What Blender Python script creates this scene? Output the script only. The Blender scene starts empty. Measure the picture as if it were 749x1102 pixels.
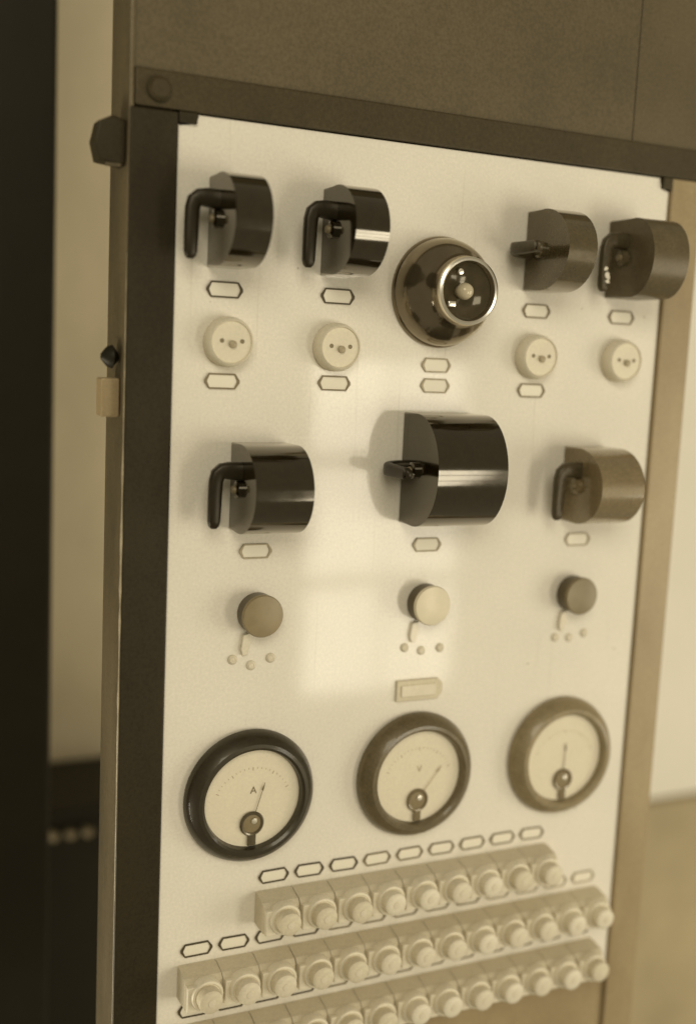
import bpy, bmesh, math, random
from mathutils import Vector, Matrix
random.seed(7)
PI = math.pi
scn = bpy.context.scene
COL = scn.collection

# ------------------------------------------------------------------ camera
cam_d = bpy.data.cameras.new('camera'); cam = bpy.data.objects.new('camera', cam_d); COL.objects.link(cam)
Rr = Vector((0.90455731, -0.42385898, 0.04603949)); Uu = Vector((0.01720888, 0.14419388, 0.98939981)); Fw = Vector((0.42600461, 0.89417654, -0.13772577))
m = Matrix.Identity(4)
for i in range(3):
    m[i][0] = Rr[i]; m[i][1] = Uu[i]; m[i][2] = -Fw[i]
m.translation = Vector((-0.5879, -1.0396, 0.1197))
cam.matrix_world = m
cam_d.sensor_fit = 'HORIZONTAL'; cam_d.sensor_width = 36; cam_d.lens = 1229.61 / 749 * 36
cam_d.clip_start = 0.02; cam_d.clip_end = 100
cam_d.dof.use_dof = True; cam_d.dof.focus_distance = 1.125; cam_d.dof.aperture_fstop = 2.0
scn.camera = cam
scn.render.resolution_x = 695; scn.render.resolution_y = 1024

# ------------------------------------------------------------------ world and lamps
w = bpy.data.worlds.new('World'); scn.world = w; w.use_nodes = True
bg = w.node_tree.nodes['Background']
bg.inputs[0].default_value = (1.0, 0.87, 0.60, 1); bg.inputs[1].default_value = 0.33

def area(name, loc, target, sx, sy, power, color):
    d = bpy.data.lights.new(name, 'AREA'); d.shape = 'RECTANGLE'; d.size = sx; d.size_y = sy
    d.energy = power; d.color = color
    o = bpy.data.objects.new(name, d); COL.objects.link(o); o.location = loc
    o.rotation_euler = (Vector(target) - Vector(loc)).to_track_quat('-Z', 'Y').to_euler()
    return o
WARM = (1.0, 0.935, 0.795)
# the tall window across the room, its panes divided by glazing bars
def pane(x0, x1, z0, z1, L):
    o = area('window_and_fill_light', ((x0+x1)/2, -2.2, (z0+z1)/2), ((x0+x1)/2, 0, (z0+z1)/2), x1-x0, z1-z0, L*PI*(x1-x0)*(z1-z0), WARM)
    o.rotation_euler = (PI/2, 0, 0)
for z0, z1 in ((-0.97, -0.625), (-0.585, -0.235), (-0.195, 0.10)):
    pane(0.82, 1.075, z0, z1, 11.5); pane(1.09, 1.36, z0, z1, 9.5)
# added unseen key light, giving the panel much of its soft light
area('window_and_fill_light', (3.1, -2.1, -0.55), (0.0, 0, -0.1), 1.5, 1.8, 46, WARM)
# added fill from the upper left, lightening the shadows beside the drums
area('window_and_fill_light', (-1.3, -3.0, 1.7), (0.0, 0, -0.1), 1.8, 1.4, 54, WARM)
# added lamp out of view at the left, brightening the wall behind
area('window_and_fill_light', (-1.9, 0.50, -1.25), (-0.2, 1.1, -0.75), 0.8, 0.8, 36, WARM)

scn.view_settings.view_transform = 'Standard'; scn.view_settings.look = 'None'
scn.view_settings.exposure = -0.15; scn.view_settings.gamma = 1
scn.render.engine = 'CYCLES'

# ------------------------------------------------------------------ materials
def mat(name, col, rough=0.5, spec=0.5, metal=0, var=0.0, vscale=20, bump=0.0, bscale=200, col2=None, coat=0, trans=0, ior=None, stretch=None, rvar=0.0, grain=0.0):
    M = bpy.data.materials.new(name); M.use_nodes = True
    nt = M.node_tree; b = nt.nodes['Principled BSDF']
    b.inputs['Base Color'].default_value = (*col, 1); b.inputs['Roughness'].default_value = rough
    b.inputs['Specular IOR Level'].default_value = spec; b.inputs['Metallic'].default_value = metal
    b.inputs['Coat Weight'].default_value = coat; b.inputs['Coat Roughness'].default_value = 0.08
    b.inputs['Transmission Weight'].default_value = trans
    b.inputs['Specular Tint'].default_value = (1.0, 0.91, 0.70, 1); b.inputs['Coat Tint'].default_value = (1.0, 0.95, 0.85, 1)
    if ior: b.inputs['IOR'].default_value = ior
    tc = nt.nodes.new('ShaderNodeTexCoord'); src = tc.outputs['Object']
    if stretch:
        mp = nt.nodes.new('ShaderNodeMapping'); mp.inputs['Scale'].default_value = stretch
        nt.links.new(src, mp.inputs['Vector']); src = mp.outputs['Vector']
    if var > 0:
        n = nt.nodes.new('ShaderNodeTexNoise'); n.inputs['Scale'].default_value = vscale; n.inputs['Detail'].default_value = 6; n.inputs['Roughness'].default_value = 0.62
        nt.links.new(src, n.inputs['Vector'])
        mr = nt.nodes.new('ShaderNodeMapRange'); mr.inputs['From Min'].default_value = 0.3; mr.inputs['From Max'].default_value = 0.7
        nt.links.new(n.outputs['Fac'], mr.inputs['Value'])
        mx = nt.nodes.new('ShaderNodeMix'); mx.data_type = 'RGBA'
        c2 = col2 if col2 else tuple(c*(1-var) for c in col)
        mx.inputs['A'].default_value = (*col, 1); mx.inputs['B'].default_value = (*c2, 1)
        nt.links.new(mr.outputs['Result'], mx.inputs['Factor']); nt.links.new(mx.outputs['Result'], b.inputs['Base Color'])
        if rvar:
            r2 = nt.nodes.new('ShaderNodeMapRange'); r2.inputs['From Min'].default_value = 0.3; r2.inputs['From Max'].default_value = 0.7
            r2.inputs['To Min'].default_value = rough; r2.inputs['To Max'].default_value = rough + rvar
            nt.links.new(n.outputs['Fac'], r2.inputs['Value']); nt.links.new(r2.outputs['Result'], b.inputs['Roughness'])
    if grain > 0:
        gn = nt.nodes.new('ShaderNodeTexNoise'); gn.inputs['Scale'].default_value = 330; gn.inputs['Detail'].default_value = 2
        nt.links.new(tc.outputs['Object'], gn.inputs['Vector'])
        g2 = nt.nodes.new('ShaderNodeMapRange'); g2.inputs['From Min'].default_value = 0.3; g2.inputs['From Max'].default_value = 0.7
        g2.inputs['To Min'].default_value = 1 - grain; g2.inputs['To Max'].default_value = 1 + grain
        nt.links.new(gn.outputs['Fac'], g2.inputs['Value'])
        vm = nt.nodes.new('ShaderNodeVectorMath'); vm.operation = 'SCALE'
        l = b.inputs['Base Color'].links
        if l: nt.links.new(l[0].from_socket, vm.inputs[0])
        else: vm.inputs[0].default_value = col
        nt.links.new(g2.outputs['Result'], vm.inputs['Scale']); nt.links.new(vm.outputs[0], b.inputs['Base Color'])
    if bump > 0:
        n2 = nt.nodes.new('ShaderNodeTexNoise'); n2.inputs['Scale'].default_value = bscale; n2.inputs['Detail'].default_value = 3
        nt.links.new(tc.outputs['Object'], n2.inputs['Vector'])
        bp = nt.nodes.new('ShaderNodeBump'); bp.inputs['Strength'].default_value = bump; bp.inputs['Distance'].default_value = 0.001
        nt.links.new(n2.outputs['Fac'], bp.inputs['Height']); nt.links.new(bp.outputs['Normal'], b.inputs['Normal'])
    return M

MT = {}
MT['enamel'] = mat('cream_enamel', (0.82, 0.76, 0.62), 0.045, 0.28, var=0.085, vscale=5, bump=0.012, bscale=60, rvar=0.04, grain=0.05)
MT['card'] = mat('tag_card', (0.82, 0.76, 0.60), 0.5, 0.4, var=0.05, vscale=60)
MT['black'] = mat('black_bakelite', (0.012, 0.0084, 0.0026), 0.09, 0.8, coat=0.7, var=0.4, vscale=90, rvar=0.05, bump=0.02, bscale=150, grain=0.25)
MT['brown'] = mat('hazed_dark_brown_bakelite', (0.080, 0.062, 0.031), 0.18, 0.8, coat=0.7, var=0.3, vscale=80, rvar=0.1, bump=0.03, bscale=150, grain=0.18)  # haze over the right-hand switches mixed into this and the next two bakelites
MT['umber'] = mat('hazed_umber_bakelite', (0.115, 0.089, 0.046), 0.26, 0.5, var=0.25, vscale=70, rvar=0.1, bump=0.03, bscale=150, grain=0.14)
MT['tan'] = mat('hazed_brown_bakelite', (0.20, 0.156, 0.084), 0.22, 0.8, coat=0.7, var=0.25, vscale=70, rvar=0.1, bump=0.03, bscale=150, grain=0.12)
MT['grip'] = mat('satin_black_grip', (0.016, 0.011, 0.004), 0.38, 0.4, var=0.4, vscale=90, grain=0.2)
MT['gripbrown'] = mat('hazed_brown_grip', (0.075, 0.057, 0.028), 0.38, 0.4, var=0.4, vscale=90, grain=0.2)  # grip colour lifted for the same haze
MT['rimblack'] = mat('satin_black_rim', (0.020, 0.0145, 0.0055), 0.34, 0.6, coat=0.3, var=0.4, vscale=60, rvar=0.12, grain=0.25)
MT['rimbrown'] = mat('hazed_brown_rim', (0.13, 0.101, 0.051), 0.34, 0.6, coat=0.3, var=0.3, vscale=60, rvar=0.12, grain=0.18)  # meter rims lightened to show haze, palest on the right
MT['rimtan'] = mat('hazed_tan_rim', (0.27, 0.214, 0.116), 0.36, 0.6, coat=0.3, var=0.25, vscale=60, rvar=0.12, grain=0.12)
MT['rail'] = mat('brown_black_rail', (0.058, 0.043, 0.018), 0.45, 0.35, var=0.35, vscale=9, bump=0.1, bscale=170, rvar=0.15, grain=0.2)
MT['brassdark'] = mat('oxidised_tag_metal', (0.075, 0.056, 0.026), 0.45, 0.5, var=0.4, vscale=120)
MT['brassmid'] = mat('mid_glare_tag_metal', (0.24, 0.19, 0.105), 0.45, 0.5, var=0.35, vscale=120)  # tag metal lightened for the reflection washing over the tags
MT['brasslight'] = mat('pale_glare_tag_metal', (0.42, 0.35, 0.22), 0.42, 0.5, var=0.3, vscale=120)  # paler step of the same reflection, painted into the metal
MT['porcelain'] = mat('cream_porcelain', (0.73, 0.66, 0.49), 0.38, 0.5, var=0.07, vscale=40, rvar=0.1, grain=0.05)
MT['porcelain3'] = mat('ivory_porcelain', (0.70, 0.625, 0.455), 0.40, 0.5, var=0.12, vscale=50, rvar=0.1, grain=0.05)
MT['porcelain2'] = mat('aged_porcelain', (0.65, 0.575, 0.405), 0.42, 0.5, var=0.12, vscale=45, rvar=0.12, grain=0.06)
MT['hole'] = mat('dark_recess', (0.10, 0.08, 0.045), 0.7, 0.2)
MT['chrome'] = mat('dark_nickel', (0.17, 0.14, 0.09), 0.13, 0.9, metal=0.75, coat=1.0, var=0.25, vscale=60, rvar=0.12)
MT['ring'] = mat('polished_ring', (0.84, 0.79, 0.67), 0.3, 0.5, metal=1)
MT['lens'] = mat('smoked_lens', (0.085, 0.067, 0.036), 0.12, 0.5, var=0.4, vscale=70)
MT['bulb'] = mat('bulb_glass', (0.50, 0.43, 0.29), 0.15, 0.6)
MT['frame'] = mat('dark_painted_frame', (0.027, 0.019, 0.0065), 0.45, 0.32, var=0.45, vscale=9, bump=0.12, bscale=170, stretch=(1, 1, 0.35), rvar=0.15, grain=0.22)
MT['plate'] = mat('brown_painted_plate', (0.125, 0.097, 0.052), 0.42, 0.4, var=0.35, vscale=6, bump=0.10, bscale=170, rvar=0.15, grain=0.16)
MT['edge'] = mat('worn_frame_edge', (0.135, 0.105, 0.055), 0.38, 0.5, var=0.55, vscale=14, bump=0.15, bscale=120, stretch=(1, 1, 0.25), grain=0.2)
MT['stile'] = mat('glare_tan_stile', (0.37, 0.285, 0.155), 0.35, 0.5, col2=(0.25, 0.185, 0.095), var=0.3, vscale=7, bump=0.06, bscale=120, stretch=(1, 1, 0.5), grain=0.08)  # frame colour lightened for window glare and haze on the right
MT['plaster'] = mat('cream_plaster', (0.62, 0.53, 0.345), 0.85, 0.2, var=0.22, vscale=5, bump=0.3, bscale=60, stretch=(1, 1, 0.5), grain=0.1)
MT['dado'] = mat('tan_dado', (0.52, 0.42, 0.245), 0.6, 0.3, var=0.25, vscale=5)
MT['white'] = mat('white_plaster', (0.85, 0.79, 0.64), 0.8, 0.2, var=0.05, vscale=6)
MT['dark'] = mat('near_black_wood', (0.010, 0.008, 0.004), 0.5, 0.3, var=0.4, vscale=10)
MT['knobtan'] = mat('tan_button', (0.27, 0.21, 0.112), 0.35, 0.5, var=0.2, vscale=60)
MT['knobdark'] = mat('umber_button', (0.215, 0.168, 0.087), 0.35, 0.5, var=0.2, vscale=60)
MT['collar'] = mat('dark_collar', (0.085, 0.064, 0.03), 0.4, 0.5)
MT['knobcream'] = mat('cream_button', (0.70, 0.62, 0.44), 0.3, 0.5, var=0.1, vscale=60)
MT['dial'] = mat('dial_card', (0.86, 0.79, 0.62), 0.55, 0.3, var=0.06, vscale=30, grain=0.04)
MT['ink'] = mat('faded_ink', (0.22, 0.17, 0.09), 0.7, 0.2)
MT['inkpale'] = mat('pale_ink', (0.50, 0.42, 0.28), 0.7, 0.2)
MT['chip'] = mat('chipped_white', (0.85, 0.78, 0.62), 0.5, 0.4)
MT['glint'] = mat('bright_knob', (0.75, 0.65, 0.45), 0.2, 0.5, metal=0.6)
g = bpy.data.materials.new('clear_dial_glass'); g.use_nodes = True
nt = g.node_tree; nt.nodes.clear()
ou = nt.nodes.new('ShaderNodeOutputMaterial'); ms = nt.nodes.new('ShaderNodeMixShader'); tr = nt.nodes.new('ShaderNodeBsdfTransparent'); gl = nt.nodes.new('ShaderNodeBsdfGlossy')
tr.inputs[0].default_value = (0.96, 0.95, 0.92, 1); gl.inputs['Roughness'].default_value = 0.03
ms.inputs[0].default_value = 0.05; nt.links.new(tr.outputs[0], ms.inputs[1]); nt.links.new(gl.outputs[0], ms.inputs[2]); nt.links.new(ms.outputs[0], ou.inputs[0])
MT['glass'] = g

MT['enamel'].node_tree.nodes['Principled BSDF'].inputs['Specular Tint'].default_value = (1, 0.97, 0.90, 1)
# sparse dirt specks and faint rub marks on the enamel
nt = MT['enamel'].node_tree; b = nt.nodes['Principled BSDF']
tc = nt.nodes.new('ShaderNodeTexCoord')
vo = nt.nodes.new('ShaderNodeTexVoronoi'); vo.inputs['Scale'].default_value = 26; nt.links.new(tc.outputs['Object'], vo.inputs['Vector'])
cr = nt.nodes.new('ShaderNodeMapRange'); cr.inputs['From Min'].default_value = 0.022; cr.inputs['From Max'].default_value = 0.045; cr.inputs['To Min'].default_value = 1; cr.inputs['To Max'].default_value = 0
nt.links.new(vo.outputs['Distance'], cr.inputs['Value'])
sp = nt.nodes.new('ShaderNodeSeparateColor'); nt.links.new(vo.outputs['Color'], sp.inputs[0])
gt = nt.nodes.new('ShaderNodeMath'); gt.operation = 'GREATER_THAN'; gt.inputs[1].default_value = 0.55; nt.links.new(sp.outputs[0], gt.inputs[0])
mu = nt.nodes.new('ShaderNodeMath'); mu.operation = 'MULTIPLY'; nt.links.new(cr.outputs['Result'], mu.inputs[0]); nt.links.new(gt.outputs[0], mu.inputs[1])
mp = nt.nodes.new('ShaderNodeMapping'); mp.inputs['Scale'].default_value = (90, 1, 3); mp.inputs['Rotation'].default_value = (0, 0.25, 0); nt.links.new(tc.outputs['Object'], mp.inputs['Vector'])
sn = nt.nodes.new('ShaderNodeTexNoise'); sn.inputs['Scale'].default_value = 1.6; sn.inputs['Detail'].default_value = 4; nt.links.new(mp.outputs['Vector'], sn.inputs['Vector'])
s2 = nt.nodes.new('ShaderNodeMapRange'); s2.inputs['From Min'].default_value = 0.64; s2.inputs['From Max'].default_value = 0.74; s2.inputs['To Max'].default_value = 0.14; nt.links.new(sn.outputs['Fac'], s2.inputs['Value'])
ad = nt.nodes.new('ShaderNodeMath'); ad.operation = 'MULTIPLY_ADD'; ad.inputs[1].default_value = 0.55; nt.links.new(mu.outputs[0], ad.inputs[0]); nt.links.new(s2.outputs['Result'], ad.inputs[2])
mx = nt.nodes.new('ShaderNodeMix'); mx.data_type = 'RGBA'; mx.inputs['B'].default_value = (0.30, 0.23, 0.12, 1)
nt.links.new(ad.outputs[0], mx.inputs['Factor']); nt.links.new(b.inputs['Base Color'].links[0].from_socket, mx.inputs['A']); nt.links.new(mx.outputs['Result'], b.inputs['Base Color'])

# ------------------------------------------------------------------ mesh helpers
def finish(bm, name, material, ang=38):
    bmesh.ops.remove_doubles(bm, verts=bm.verts, dist=1e-6)
    bmesh.ops.recalc_face_normals(bm, faces=bm.faces)
    a = math.radians(ang)
    for f in bm.faces: f.smooth = True
    for e in bm.edges:
        ok = len(e.link_faces) == 2 and e.calc_face_angle(9) < a
        if ok and e.calc_face_angle(9) > 0.07:      # a broad flat face stays flat up to its rounded edge
            p, q = (f.calc_area() for f in e.link_faces)
            if max(p, q) > 10*min(p, q): ok = False
        e.smooth = ok
    me = bpy.data.meshes.new(name); bm.to_mesh(me); bm.free()
    me.materials.append(MT[material] if isinstance(material, str) else material)
    return me
def link(name, me, parent=None, loc=(0, 0, 0), rot=(0, 0, 0)):
    o = bpy.data.objects.new(name, me); COL.objects.link(o); o.location = loc; o.rotation_euler = rot
    if parent: o.parent = parent
    return o
def tag(o, label, cat, group=None):
    o['label'] = label; o['category'] = cat
    if group: o['group'] = group
    return o
def thing(name, label, cat, loc, group=None):
    return tag(link(name, None, None, loc), label, cat, group)
def box(bm, x0, x1, y0, y1, z0, z1, bev=0.0, seg=2):
    r = bmesh.ops.create_cube(bm, size=1)
    vs = r['verts']
    for v in vs:
        v.co = Vector(((x0+x1)/2 + v.co.x*(x1-x0), (y0+y1)/2 + v.co.y*(y1-y0), (z0+z1)/2 + v.co.z*(z1-z0)))
    if bev > 0:
        es = list({e for v in vs for e in v.link_edges})
        bmesh.ops.bevel(bm, geom=es, offset=bev, segments=seg, affect='EDGES', profile=0.5)
    return bm
def boxm(name, mt, x0, x1, y0, y1, z0, z1, bev=0.0, seg=2):
    bm = bmesh.new(); box(bm, x0, x1, y0, y1, z0, z1, bev, seg); return finish(bm, name, mt)
def lathe(bm, prof, n=48, cx=0, cz=0):
    """profile of (radius, height out of the board) turned about the -Y axis"""
    rings = []
    for r, h in prof:
        if r < 1e-6: rings.append([bm.verts.new((cx, -h, cz))])
        else: rings.append([bm.verts.new((cx + r*math.cos(2*PI*i/n), -h, cz + r*math.sin(2*PI*i/n))) for i in range(n)])
    for a, b in zip(rings, rings[1:]):
        for i in range(n):
            j = (i+1) % n
            if len(a) == 1 and len(b) == 1: continue
            if len(a) == 1: bm.faces.new((a[0], b[j], b[i]))
            elif len(b) == 1: bm.faces.new((a[i], a[j], b[0]))
            else: bm.faces.new((a[i], a[j], b[j], b[i]))
    return bm
def lathem(name, mt, prof, n=48, ang=38):
    bm = bmesh.new(); lathe(bm, prof, n); return finish(bm, name, mt, ang)
def prism(bm, pts, axis, a0, a1, bev=0.0, seg=2):
    """extrude a closed outline; axis 'x': pts are (y,z), axis 'y': pts are (x,z)"""
    def co(p, a): return (a, p[0], p[1]) if axis == 'x' else (p[0], a, p[1])
    A = [bm.verts.new(co(p, a0)) for p in pts]; B = [bm.verts.new(co(p, a1)) for p in pts]
    fa = bm.faces.new(A); fb = bm.faces.new(B[::-1]); n = len(pts)
    for i in range(n): bm.faces.new((A[i], B[i], B[(i+1) % n], A[(i+1) % n]))
    if bev > 0:
        es = list(set(fa.edges) | set(fb.edges))
        bmesh.ops.bevel(bm, geom=es, offset=bev, segments=seg, affect='EDGES', profile=0.5)
    return bm
def tube(bm, path, rad, n=12, flat=1.0, cap=True, power=2.0):
    """round rod along a path with a radius per point; flat squeezes it along Y"""
    path = [Vector(p) for p in path]; rings = []
    rr = rad if isinstance(rad, (list, tuple)) else [rad]*len(path)
    for i, p in enumerate(path):
        t = ((path[min(i+1, len(path)-1)] - path[max(i-1, 0)])).normalized()
        u = t.cross(Vector((0, 1, 0)))
        if u.length < 1e-3: u = t.cross(Vector((1, 0, 0)))
        u.normalize(); v = t.cross(u)
        def sq(c): return math.copysign(abs(c)**(2.0/power), c)
        rings.append([bm.verts.new(p + (u*sq(math.cos(2*PI*k/n)) + v*flat*sq(math.sin(2*PI*k/n)))*rr[i]) for k in range(n)])
    for a, b in zip(rings, rings[1:]):
        for k in range(n): bm.faces.new((a[k], a[(k+1) % n], b[(k+1) % n], b[k]))
    if cap:
        bm.faces.new(rings[0][::-1]); bm.faces.new(rings[-1])
    return bm
def text_mesh(name, body, size, mt):
    cu = bpy.data.curves.new(name, 'FONT'); cu.body = body; cu.size = size; cu.align_x = 'CENTER'; cu.align_y = 'CENTER'; cu.extrude = 0.0001
    o = bpy.data.objects.new(name, cu); COL.objects.link(o)
    dg = bpy.context.evaluated_depsgraph_get(); me = bpy.data.meshes.new_from_object(o.evaluated_get(dg))
    bpy.data.objects.remove(o)
    me.materials.clear(); me.materials.append(MT[mt])
    me.transform(Matrix.Rotation(PI/2, 4, 'X'))
    return me

# ------------------------------------------------------------------ setting behind the board
o = link('wall_behind', boxm('wall_behind', 'plaster', -1.6, 0.45, 1.0, 1.06, -1.6, 1.6)); o['kind'] = 'structure'
o = link('wall_right', boxm('wall_right', 'white', 0.46, 2.6, 0.9, 0.96, -0.855, 1.6)); o['kind'] = 'structure'
o = link('wall_dado', boxm('wall_dado', 'dado', 0.46, 2.6, 0.88, 0.99, -2.2, -0.86, 0.004)); o['kind'] = 'structure'

t = thing('dark_post', 'near-black upright post at the far left, in front of the cream wall', 'post', (-0.40, 0.53, -1.5))
link('shaft', boxm('shaft', 'dark', -0.16, 0.106, -0.04, 0.04, 0, 3.0, 0.006), t)
link('plinth', boxm('plinth', 'dark', -0.17, 0.112, -0.05, 0.05, 0, 0.12, 0.005), t)

t = thing('dark_cupboard', 'low dark cupboard with a row of rounded glinting knobs by the cream wall', 'cupboard', (-0.2, 0.80, -1.5))
link('carcass', boxm('carcass', 'dark', -0.75, 0.16, 0.0, 0.18, 0, 0.828, 0.004), t)
link('top', boxm('top', 'dark', -0.77, 0.18, -0.03, 0.19, 0.8305, 0.8560, 0.006), t)
kn = lathem('knob', 'brassmid', [(0.004, 0), (0.004, 0.010), (0.008, 0.016), (0.0095, 0.022), (0.007, 0.028), (0, 0.030)], 20)
for x in (-0.032, -0.004, 0.024): link('knob', kn, t, (x, -0.001, 0.806))

# ------------------------------------------------------------------ the switchboard: panel and frame
PX0, PX1, PZ0, PZ1 = -0.2805, 0.2855, -0.618, 0.3285
sb = thing('switchboard', 'upright cream enamelled switchboard panel set in a dark frame', 'switchboard', (0, 0, -0.9))
def sbp(name, mesh, z=0.9): return link(name, mesh, sb, (0, 0, z))
bm = bmesh.new()
outl = [(PX0, PZ0), (PX1, PZ0), (PX1, 0.3155), (PX1-0.013, 0.3155), (PX1-0.013, PZ1), (PX0+0.018, PZ1), (PX0+0.018, 0.3185), (PX0, 0.3185)]
prism(bm, outl, 'y', 0.0, 0.024, 0.0015)
sbp('panel', finish(bm, 'panel', 'enamel'))
# frame: left stile with its worn outer edge, rails, right stile
sbp('left_stile', boxm('left_stile', 'frame', -0.3255, PX0-0.001, -0.004, 0.03, -0.9, 0.328, 0.0015))
sbp('stile_edge', boxm('stile_edge', 'edge', -0.3262, -0.322, -0.0025, 0.066, -0.9, 0.60, 0.001))
bm = bmesh.new()
zz = [0.20 - 0.62*i/40 for i in range(41)]
tube(bm, [(-0.3258, -0.0022, z) for z in zz], [max(0.0002, 0.0013*math.sin(PI*i/40)**0.5*random.uniform(0.35, 1.15)) for i in range(41)], 6)
sbp('worn_highlight_bead', finish(bm, 'worn_highlight_bead', 'brasslight'))  # worn streaks and the corner's highlight built as one pale bead
sbp('top_rail', boxm('top_rail', 'rail', -0.3215, 0.40, -0.004, 0.03, 0.3295, 0.362, 0.0015))
sbp('upper_plate', boxm('upper_plate', 'plate', -0.3215, 0.2302, 0.002, 0.03, 0.3625, 0.62, 0.001))
sbp('upper_plate', boxm('upper_plate', 'plate', 0.2318, 0.40, 0.003, 0.03, 0.3625, 0.62, 0.001))
sbp('right_stile', boxm('right_stile', 'stile', PX1+0.001, 0.330, -0.004, 0.03, -0.9, 0.3288, 0.002))
sbp('bottom_rail', boxm('bottom_rail', 'stile', PX0+0.0, PX1+0.0, 0.002, 0.03, -0.76, PZ0-0.001, 0.0015))
sbp('corner_clip', boxm('corner_clip', 'frame', PX0-0.0005, PX0+0.0170, -0.0045, 0.02, 0.3192, 0.3290, 0.001))
sbp('corner_clip', boxm('corner_clip', 'rail', PX1-0.0120, PX1+0.0005, -0.0045, 0.02, 0.3162, 0.3290, 0.001))
bl = lathem('bolt', 'rail', [(0.011, 0), (0.011, 0.003), (0.008, 0.006), (0, 0.0065)], 20)
link('bolt', bl, sb, (-0.300, -0.004, 0.9 + 0.345))
# door furniture on the outer edge of the frame
bm = bmesh.new(); prism(bm, [(-0.0, -0.020), (0.024, -0.017), (0.028, 0.0), (0.024, 0.017), (0.012, 0.023), (0, 0.020)], 'y', 0.006, 0.03, 0.002)
me = finish(bm, 'hinge', 'frame'); me.transform(Matrix.Scale(-1, 4, (1, 0, 0))); me.flip_normals()
h = link('hinge', me, sb, (-0.3265, 0, 0.9 + 0.297))
link('hinge_pin', boxm('hinge_pin', 'edge', -0.018, -0.004, 0.004, 0.010, -0.0215, -0.0185, 0.001), h)
bm = bmesh.new(); tube(bm, [(0, 0.02, 0), (-0.006, 0.02, 0), (-0.011, 0.02, 0), (-0.016, 0.02, 0)], [0.003, 0.011, 0.009, 0.003], 16)
link('catch', finish(bm, 'catch', 'dark'), sb, (-0.3265, 0, 0.9 + 0.1065))
link('keep', boxm('keep', 'stile', -0.017, 0, 0.012, 0.034, -0.018, 0.018, 0.002), sb, (-0.3265, 0, 0.9 + 0.069))

# ------------------------------------------------------------------ drum switches
def drum_outline(r, h, flat):
    pts = [(0, -r), (-flat, -r)]
    n = 22
    for i in range(1, n):
        a = -PI/2 + PI*i/n
        pts.append((-flat - (h-flat)*math.cos(a), r*math.sin(a)))
    pts += [(-flat, r), (0, r)]
    return pts
def handle_mesh(turn):
    """crank lever standing off the end face; turn rotates it about the drum axis (0 hangs down, 1 points outward)"""
    ay = -0.030
    bm = bmesh.new()
    def P(x, a, b):
        # a along the bar (positive downward), b across
        if turn: return (x, ay - a, b)
        return (x, ay + b, -a)
    path = [P(0.004, -0.017, 0), P(-0.012, -0.018, 0), P(-0.0185, -0.0175, 0), P(-0.0225, -0.0145, 0), P(-0.0243, -0.008, 0), P(-0.0248, 0.004, 0), P(-0.0250, 0.018, 0), P(-0.0252, 0.030, 0), P(-0.0252, 0.0345, 0), P(-0.0252, 0.0368, 0)]
    tube(bm, path, [0.0090, 0.0084, 0.0076, 0.0070, 0.0066, 0.0064, 0.0062, 0.0059, 0.0048, 0.0026], 16, 0.75, True, 3.6)
    return bm
def drum_switch(label, mt, xc, zc, r, L, hh, flat, turn, hmt=None, chips=False):
    t = thing('drum_switch', label, 'switch', (xc, 0, zc), 'half-drum switches on the panel')
    bm = bmesh.new(); prism(bm, drum_outline(r, hh, flat), 'x', -L/2, L/2, 0.0022, 3)
    link('housing', finish(bm, 'housing', mt, 30), t)
    hnd = link('handle', finish(handle_mesh(turn), 'handle', hmt or ('grip' if mt == 'black' else 'gripbrown'), 60), t, (-L/2, 0, 0))
    bm = bmesh.new()
    tube(bm, [(0.002, -0.030, 0), (-0.004, -0.030, 0), (-0.0055, -0.030, 0)], [0.0085, 0.0085, 0.006], 20)
    link('hub', finish(bm, 'hub', mt), t, (-L/2, 0, 0))
    bm = bmesh.new(); tube(bm, [(-0.005, -0.030, -0.0), (-0.0085, -0.030, 0)], [0.0042, 0.0034], 14)
    link('screw', finish(bm, 'screw', 'brassmid'), t, (-L/2, 0, 0))
    if chips:
        for (dx, dy, dz, s) in ((-0.0245, -0.0347, -0.020, 0.004), (-0.0235, -0.0347, -0.026, 0.003), (-0.0262, -0.0345, -0.013, 0.0026), (-0.0222, -0.0345, -0.022, 0.0026)):
            bm = bmesh.new(); bmesh.ops.create_icosphere(bm, subdivisions=1, radius=s, matrix=Matrix.Scale(0.35, 4, (0, 1, 0)))
            for v in bm.verts: v.co += Vector((random.uniform(-1, 1), 0, random.uniform(-1, 1)))*s*0.35
            link('paint_chip', finish(bm, 'paint_chip', 'chip'), hnd, (dx, dy, dz))
    return t
RD, LD, HD, FD = 0.0413, 0.0345, 0.079, 0.032
drum_switch('black half-drum switch in the upper left corner with its lever hanging down', 'black', -0.2328, 0.2342, RD, LD, HD, FD, 0)
drum_switch('black half-drum switch left of the round nickel lamp, bright band across its front', 'black', -0.1178, 0.2346, RD, LD, HD, FD, 0)
drum_switch('half-drum switch right of the round nickel lamp, hazed to dark brown, lever pointing out', 'brown', 0.1172, 0.2346, RD, LD, HD, FD, 1)
drum_switch('haze-browned half-drum switch in the upper right corner with chipped white spots on its lever', 'umber', 0.2300, 0.2342, RD, LD+0.012, HD, 0.045, 0, 'gripbrown', True)
drum_switch('black half-drum switch at the left of the middle row above the tan button', 'black', -0.1915, -0.0125, 0.0425, 0.058, 0.073, 0.028, 0)
drum_switch('largest black half-drum switch in the middle of the panel, lever pointing out', 'black', 0.0055, 0.0055, 0.0573, 0.080, 0.079, 0.030, 1)
drum_switch('haze-browned half-drum switch at the right of the middle row near the right stile', 'tan', 0.1965, -0.0122, 0.0412, 0.056, 0.073, 0.028, 0, 'gripbrown')

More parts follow.
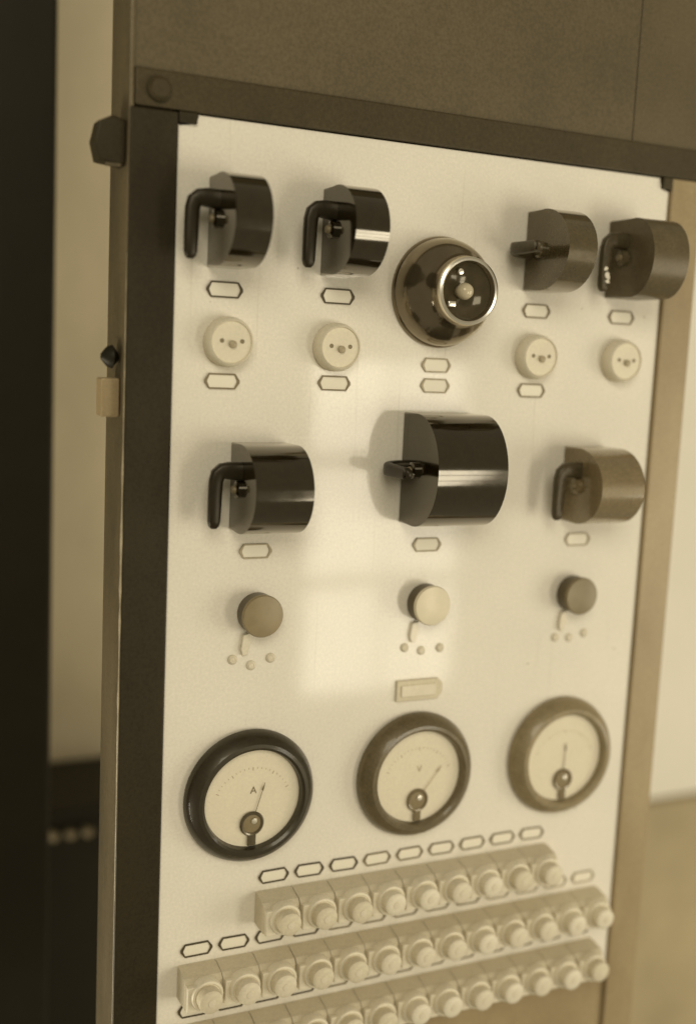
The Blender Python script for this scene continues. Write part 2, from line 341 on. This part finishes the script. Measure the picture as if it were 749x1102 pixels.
# ------------------------------------------------------------------ pilot lamp
t = thing('pilot_lamp', 'round dark nickel pilot lamp with a polished ring and small bulb inside', 'lamp', (0.000, 0, 0.1855))
link('base_flange', lathem('base_flange', 'chrome', [(0.0, 0.0005), (0.0560, 0.0005), (0.0565, 0.002), (0.0558, 0.0045), (0.0545, 0.0060)], 72), t)
link('bell', lathem('bell', 'chrome', [(0.0545, 0.0060), (0.0540, 0.012), (0.0520, 0.019), (0.0482, 0.026), (0.0432, 0.0315), (0.0382, 0.0355), (0.0340, 0.0400), (0.0315, 0.0460), (0.0305, 0.054)], 72, 60), t)
rg = link('lens_ring', lathem('lens_ring', 'ring', [(0.0305, 0.050), (0.0328, 0.051), (0.0338, 0.054), (0.0332, 0.0580), (0.0312, 0.0592), (0.0294, 0.0582), (0.0290, 0.054), (0.0288, 0.040)], 72, 50), t)
link('reflector', lathem('reflector', 'lens', [(0.0288, 0.050), (0.025, 0.045), (0.016, 0.040), (0.0, 0.038)], 48, 60), t)
bm = bmesh.new(); lathe(bm, [(0.0, 0.038), (0.006, 0.039), (0.0065, 0.043), (0.0082, 0.047), (0.0084, 0.051), (0.0068, 0.055), (0.0034, 0.057), (0, 0.0574)], 28)
bu = link('bulb', finish(bm, 'bulb', 'bulb', 80), t)
link('bulb_clip', boxm('bulb_clip', 'ring', -0.018, -0.009, -0.050, -0.040, -0.016, -0.010, 0.0015), t)
link('set_screw', lathem('set_screw', 'ring', [(0.003, 0.040), (0.003, 0.047), (0, 0.048)], 14), t, (-0.004, 0, 0.019))

# ------------------------------------------------------------------ round porcelain sockets
so = lathem('body', 'porcelain', [(0.0, 0.0005), (0.0232, 0.0005), (0.0240, 0.003), (0.0236, 0.010), (0.0218, 0.015), (0.0200, 0.0165), (0.0192, 0.0150), (0.0, 0.0150)], 56)
soh = lathem('contact_hole', 'brassmid', [(0.0, 0.0150), (0.0021, 0.0150), (0.0021, 0.0154), (0.0, 0.0154)], 16)
soc = lathem('centre_screw', 'brasslight', [(0.0036, 0.0148), (0.0036, 0.0175), (0.002, 0.0185), (0, 0.0185)], 18)
for x, label in ((-0.2283, 'round cream porcelain socket below the upper left corner switch'),
                 (-0.1162, 'round cream porcelain socket between two tags, left of the nickel lamp'),
                 (0.1190, 'round cream porcelain socket between two tags, right of the nickel lamp'),
                 (0.2322, 'round cream porcelain socket below the upper right corner switch')):
    t = thing('porcelain_socket', label, 'socket', (x, 0, 0.1250), 'round porcelain sockets')
    link('body', so, t)
    link('contact_hole', soh, t, (-0.0095, 0, 0.001)); link('contact_hole', soh, t, (0.0105, 0, 0.001))
    link('centre_screw', soc, t, (0.001, 0, -0.002))

# ------------------------------------------------------------------ push buttons with indicator studs
kp = [(0.0, 0.0005), (0.0198, 0.0005), (0.0206, 0.003), (0.0206, 0.0165), (0.0196, 0.0172)]
cap = [(0.0205, 0.0168), (0.0213, 0.0178), (0.0213, 0.0200), (0.0203, 0.0216), (0.012, 0.0226), (0, 0.0229)]
for x, z, mt, label, tmt in ((-0.1888, -0.1392, 'knobtan', 'tan round push button under the left switch of the middle row', 'porcelain'),
                        (0.0010, -0.1388, 'knobcream', 'cream round push button under the largest black switch', 'chip'),
                        (0.1920, -0.1380, 'knobdark', 'umber round push button under the right switch of the middle row', 'porcelain')):
    t = thing('push_button', label, 'button', (x, 0, z), 'round push buttons in the middle of the panel')
    link('collar', lathem('collar', 'collar', kp, 40), t)
    link('cap', lathem('cap', mt, [(0.0, 0.0168)] + cap, 48), t)
    bm = bmesh.new(); prism(bm, [(-0.0035, 0.010), (0.0035, 0.012), (0.0045, 0.002), (0.001, -0.010), (-0.004, -0.011), (-0.006, -0.004)], 'y', -0.0045, -0.0004, 0.001)
    link('pointer_tab', finish(bm, 'pointer_tab', tmt), t, (-0.010, 0, -0.032))
st = lathem('stud', 'porcelain', [(0.0, 0.0005), (0.0050, 0.0005), (0.0048, 0.0012), (0.0035, 0.0022), (0.0, 0.0026)], 20)
std = lathem('stud', 'porcelain3', [(0.0, 0.0005), (0.0050, 0.0005), (0.0048, 0.0012), (0.0035, 0.0022), (0.0, 0.0026)], 20)
sti = lathem('eyelet', 'porcelain', [(0.0036, 0.0018), (0.0028, 0.0028), (0.0020, 0.0024)], 18)
cols = (('left', (-0.2119, -0.1863), (-0.1921, -0.1935), (-0.1715, -0.1873), 'tan'), ('middle', (-0.0191, -0.1874), (0.0014, -0.1919), (0.0242, -0.1904), 'cream'), ('right', (0.1743, -0.1889), (0.1937, -0.1902), (0.2141, -0.1861), 'umber'))
for nm, a, b, c, kc in cols:
    for (x, z), pos, me in ((a, 'left', std), (b, 'middle', st), (c, 'right', std)):
        o = thing('indicator_stud', 'small pale stud, %s one of three below the %s push button' % (pos, kc), 'stud', (x, 0, z), 'small studs below the push buttons')
        link('cap', me, o); link('eyelet', sti, o)

# wide blank name plate above the middle meter
t = thing('name_plate', 'wide pale blank name plate above the middle meter', 'plate', (0.001, 0, -0.2348))
bm = bmesh.new(); prism(bm, [(-0.028, -0.0115), (0.022, -0.0115), (0.028, -0.004), (0.028, 0.006), (0.022, 0.0115), (-0.028, 0.0115)], 'y', -0.0035, -0.0004, 0.0012)
link('plate', finish(bm, 'plate', 'porcelain2'), t)
link('rim', boxm('rim', 'porcelain', -0.023, 0.019, -0.0050, -0.0030, -0.0065, 0.0065, 0.001), t)

# ------------------------------------------------------------------ tags
def tag_frame(wd, ht, mt):
    hw, hh, e, b = wd/2, ht/2, 0.0045, 0.0014
    outer = [(-hw, 0.0012), (-hw+e, hh), (hw-e, hh), (hw, 0.0012), (hw, -0.0012), (hw-e, -hh), (-hw+e, -hh), (-hw, -0.0012)]
    k = 1 - b/hw*1.6
    inner = [(-hw+0.0026, 0.0008), (-hw+e+0.0005, hh-b), (hw-e-0.0005, hh-b), (hw-0.0026, 0.0008), (hw-0.0026, -0.0008), (hw-e-0.0005, -hh+b), (-hw+e+0.0005, -hh+b), (-hw+0.0026, -0.0008)]
    bm = bmesh.new(); n = len(outer); f = -0.0018; bk = -0.0003
    V = [[bm.verts.new((p[0], y, p[1])) for p in ring] for ring, y in ((outer, bk), (outer, f), (inner, f), (inner, bk))]
    for a, b_ in zip(V, V[1:]):
        for i in range(n): bm.faces.new((a[i], a[(i+1) % n], b_[(i+1) % n], b_[i]))
    fr_ = finish(bm, 'holder', mt)
    bm = bmesh.new(); prism(bm, [(p[0]*0.995, p[1]*0.995) for p in inner], 'y', -0.0008, -0.0003)
    return fr_, finish(bm, 'card', 'card')
TG = {}
for key, wd, ht, mt in (('big_d', 0.036, 0.0150, 'brassdark'), ('big_m', 0.035, 0.0148, 'brassmid'), ('big_l', 0.034, 0.0148, 'brasslight'), ('row_d', 0.0335, 0.0142, 'brassdark'), ('row_m', 0.0330, 0.0138, 'brassmid'), ('row_l', 0.0325, 0.0136, 'brasslight')):
    TG[key] = tag_frame(wd, ht, mt)
def put_tag(x, z, key, label, group='label holders on the panel', roll=0.0):
    t = thing('label_holder', label, 'label holder', (x, 0, z), group); t.rotation_euler = (0, roll, 0)
    link('holder', TG[key][0], t); link('card', TG[key][1], t)
put_tag(-0.2318, 0.1735, 'big_d', 'dark-edged blank tag between the upper left corner switch and its socket')
put_tag(-0.1150, 0.1745, 'big_d', 'blank tag under the black switch left of the nickel lamp')
put_tag(0.1190, 0.1735, 'big_m', 'blank tag under the switch right of the nickel lamp')
put_tag(0.2321, 0.1728, 'big_m', 'blank tag under the upper right corner switch')
put_tag(-0.2318, 0.0878, 'big_m', 'blank tag under the leftmost porcelain socket')
put_tag(-0.1148, 0.0895, 'big_m', 'blank tag under the porcelain socket left of the nickel lamp')
put_tag(0.1190, 0.0888, 'big_m', 'blank tag under the porcelain socket right of the nickel lamp')
put_tag(0.0, 0.1114, 'big_l', 'upper of two blank tags under the nickel lamp')
put_tag(0.0, 0.0904, 'big_l', 'lower of two blank tags under the nickel lamp')
put_tag(-0.1916, -0.0775, 'big_l', 'pale blank tag under the left switch of the middle row')
put_tag(0.0010, -0.0768, 'big_l', 'pale blank tag under the largest black switch')
put_tag(0.1950, -0.0763, 'big_l', 'pale blank tag under the right switch of the middle row')

# ------------------------------------------------------------------ meters
bez = [(0.0, 0.0005), (0.0672, 0.0005), (0.0692, 0.0025), (0.0692, 0.0055), (0.0675, 0.0100), (0.0632, 0.0165), (0.0585, 0.0200), (0.0548, 0.0202), (0.0522, 0.0185), (0.0506, 0.0120)]
dial_me = lathem('dial', 'dial', [(0.0508, 0.0118), (0.0, 0.0118)], 64)
glass_me = lathem('glass', 'glass', [(0.0512, 0.0165), (0.0, 0.0165)], 64)
pc = [(0.0, 0.0119), (0.0126, 0.0119), (0.0130, 0.0135), (0.0116, 0.0152), (0.0100, 0.0148), (0.0094, 0.0138), (0.0094, 0.0132)]
pf = [(0.0095, 0.0136), (0.0, 0.0140)]
def meter(label, x, z, mt, letter, ang, nlen, coverm, inkm):
    t = thing('meter', label, 'meter', (x, 0, z), 'round meters')
    link('bezel', lathem('bezel', {'black': 'rimblack', 'brown': 'rimbrown', 'tan': 'rimtan'}[mt], bez, 96, 30), t)
    d = link('dial', dial_me, t)
    link('glass', glass_me, t)
    pv = Vector((0.0, 0, -0.0265))
    link('pivot_cover', lathem('pivot_cover', coverm, pc, 36), t, pv)
    link('pivot_face', lathem('pivot_face', 'knobtan', pf, 24), t, pv)
    link('pivot_neck', boxm('pivot_neck', coverm, -0.0046, 0.0046, -0.0145, -0.0119, -0.0495, -0.0265-0.010, 0.001), t)
    link('pivot_screw', lathem('pivot_screw', 'ring', [(0.0035, 0.0138), (0.003, 0.0150), (0, 0.0152)], 16), t, (pv.x+0.002, 0, pv.z+0.003))
    bm = bmesh.new(); c, s = math.sin(ang), math.cos(ang)
    tube(bm, [(pv.x+c*0.011, -0.0132, pv.z+s*0.011), (pv.x+c*nlen*0.8, -0.0132, pv.z+s*nlen*0.8), (pv.x+c*nlen*0.82, -0.0132, pv.z+s*nlen*0.82), (pv.x+c*nlen, -0.0132, pv.z+s*nlen)], [0.00045, 0.00035, 0.0010, 0.0002], 6)
    link('needle', finish(bm, 'needle', inkm), t)
    if letter:
        link('letter', text_mesh('letter', letter, 0.0105, inkm), d, (0.001, -0.0121, 0.008))
    # graduations around the upper arc, every fifth one longer
    for i in range(21):
        a = math.radians(-62 + 124*i/20); R0 = 0.0445; lg = 0.0034 if i % 5 == 0 else 0.0018
        wd = 0.0004 if i % 5 == 0 else 0.00025
        bm = bmesh.new(); box(bm, -wd, wd, -0.0002, 0, -lg, 0)
        link('graduation', finish(bm, 'graduation', 'inkpale'), d, (math.sin(a)*R0*0.98, -0.0119, -0.012 + math.cos(a)*R0), (0, a, 0))
    return t
meter('black-rimmed round meter at the left with the letter A on its dial', -0.190, -0.3285, 'black', 'A', math.radians(17), 0.044, 'brown', 'ink')
meter('round meter in the middle, rim browned by haze, with the letter V on its dial', 0.0, -0.3285, 'brown', 'V', math.radians(38), 0.046, 'tan', 'inkpale')
meter('round meter at the right, rim paled by haze, with an upright needle', 0.190, -0.3285, 'tan', '', math.radians(2), 0.044, 'tan', 'ink')

# ------------------------------------------------------------------ fuses in three rows
D = 0.0400
bm = bmesh.new(); prism(bm, [(-0.0004, -0.0185), (-0.030, -0.0185), (-0.0308, 0.0085), (-0.0255, 0.0128), (-0.0060, 0.0158), (-0.0004, 0.0158)], 'x', -0.0197, 0.0197, 0.0010); fuse_base = finish(bm, 'base', 'porcelain2', 25)
fuse_sh = lathem('shoulder', 'porcelain', [(0.0, 0.0300), (0.0166, 0.0300), (0.0168, 0.0395), (0.0158, 0.0422), (0.0138, 0.0428), (0.0128, 0.0420), (0.0, 0.0420)], 40)
bm = bmesh.new(); box(bm, -0.0192, 0.0004, -0.0385, -0.0300, -0.0180, 0.0090, 0.0012); fuse_side = finish(bm, 'side_block', 'porcelain')
fuse_caps = [lathem('screw_cap', mt_, [(0.0122, 0.0395), (0.0125, 0.0510), (0.0119, 0.0540), (0.0100, 0.0556), (0.0060, 0.0562), (0.0, 0.0564)], 36) for mt_ in ('porcelain', 'porcelain2', 'porcelain3')]
fuse_eye = lathem('sight_glass', 'porcelain3', [(0.0042, 0.0560), (0.0036, 0.0569), (0, 0.0571)], 20)
ORD = ['first', 'second', 'third', 'fourth', 'fifth', 'sixth', 'seventh', 'eighth', 'ninth', 'tenth', 'eleventh', 'twelfth', 'thirteenth']
rows = (('top', 9, -0.1589, -0.4209), ('middle', 13, -0.2403, -0.4870), ('bottom', 13, -0.2415, -0.5531))
for rn, n, s, zt in rows:
    for i in range(n):
        x = s + i*D
        lab = 'cream porcelain fuse, %s from the left in the %s fuse row' % (ORD[i], rn)
        if i == n-1: lab = 'cream porcelain fuse at the right end of the %s fuse row' % rn
        t = thing('porcelain_fuse', lab, 'fuse', (x, 0, zt - 0.0305), 'porcelain fuses in three rows')
        t.rotation_euler = (0, 0, random.uniform(-0.012, 0.012)); t.scale = (1, 0.88, 1)
        link('base', fuse_base, t); link('shoulder', fuse_sh, t, (0.0012, 0, -0.0015)); link('side_block', fuse_side, t)
        c = link('screw_cap', random.choice(fuse_caps), t, (0.0012 + random.uniform(-0.0006, 0.0006), random.uniform(-0.0012, 0.0012), -0.0015 + random.uniform(-0.0005, 0.0005)))
        link('sight_glass', fuse_eye, c)
        key = 'row_d' if (i < 3 and rn == 'top') or (i < 4 and rn != 'top') else ('row_m' if i < 7 else 'row_m')
        if rn == 'middle' and i > 8: key = 'row_l'
        lab = 'blank tag above the %s fuse from the left in the %s fuse row' % (ORD[i], rn)
        if i == n-1: lab = 'blank tag above the last fuse at the right end of the %s row' % rn
        put_tag(x, zt, key, lab, 'label holders above the fuses', random.uniform(-0.02, 0.02))
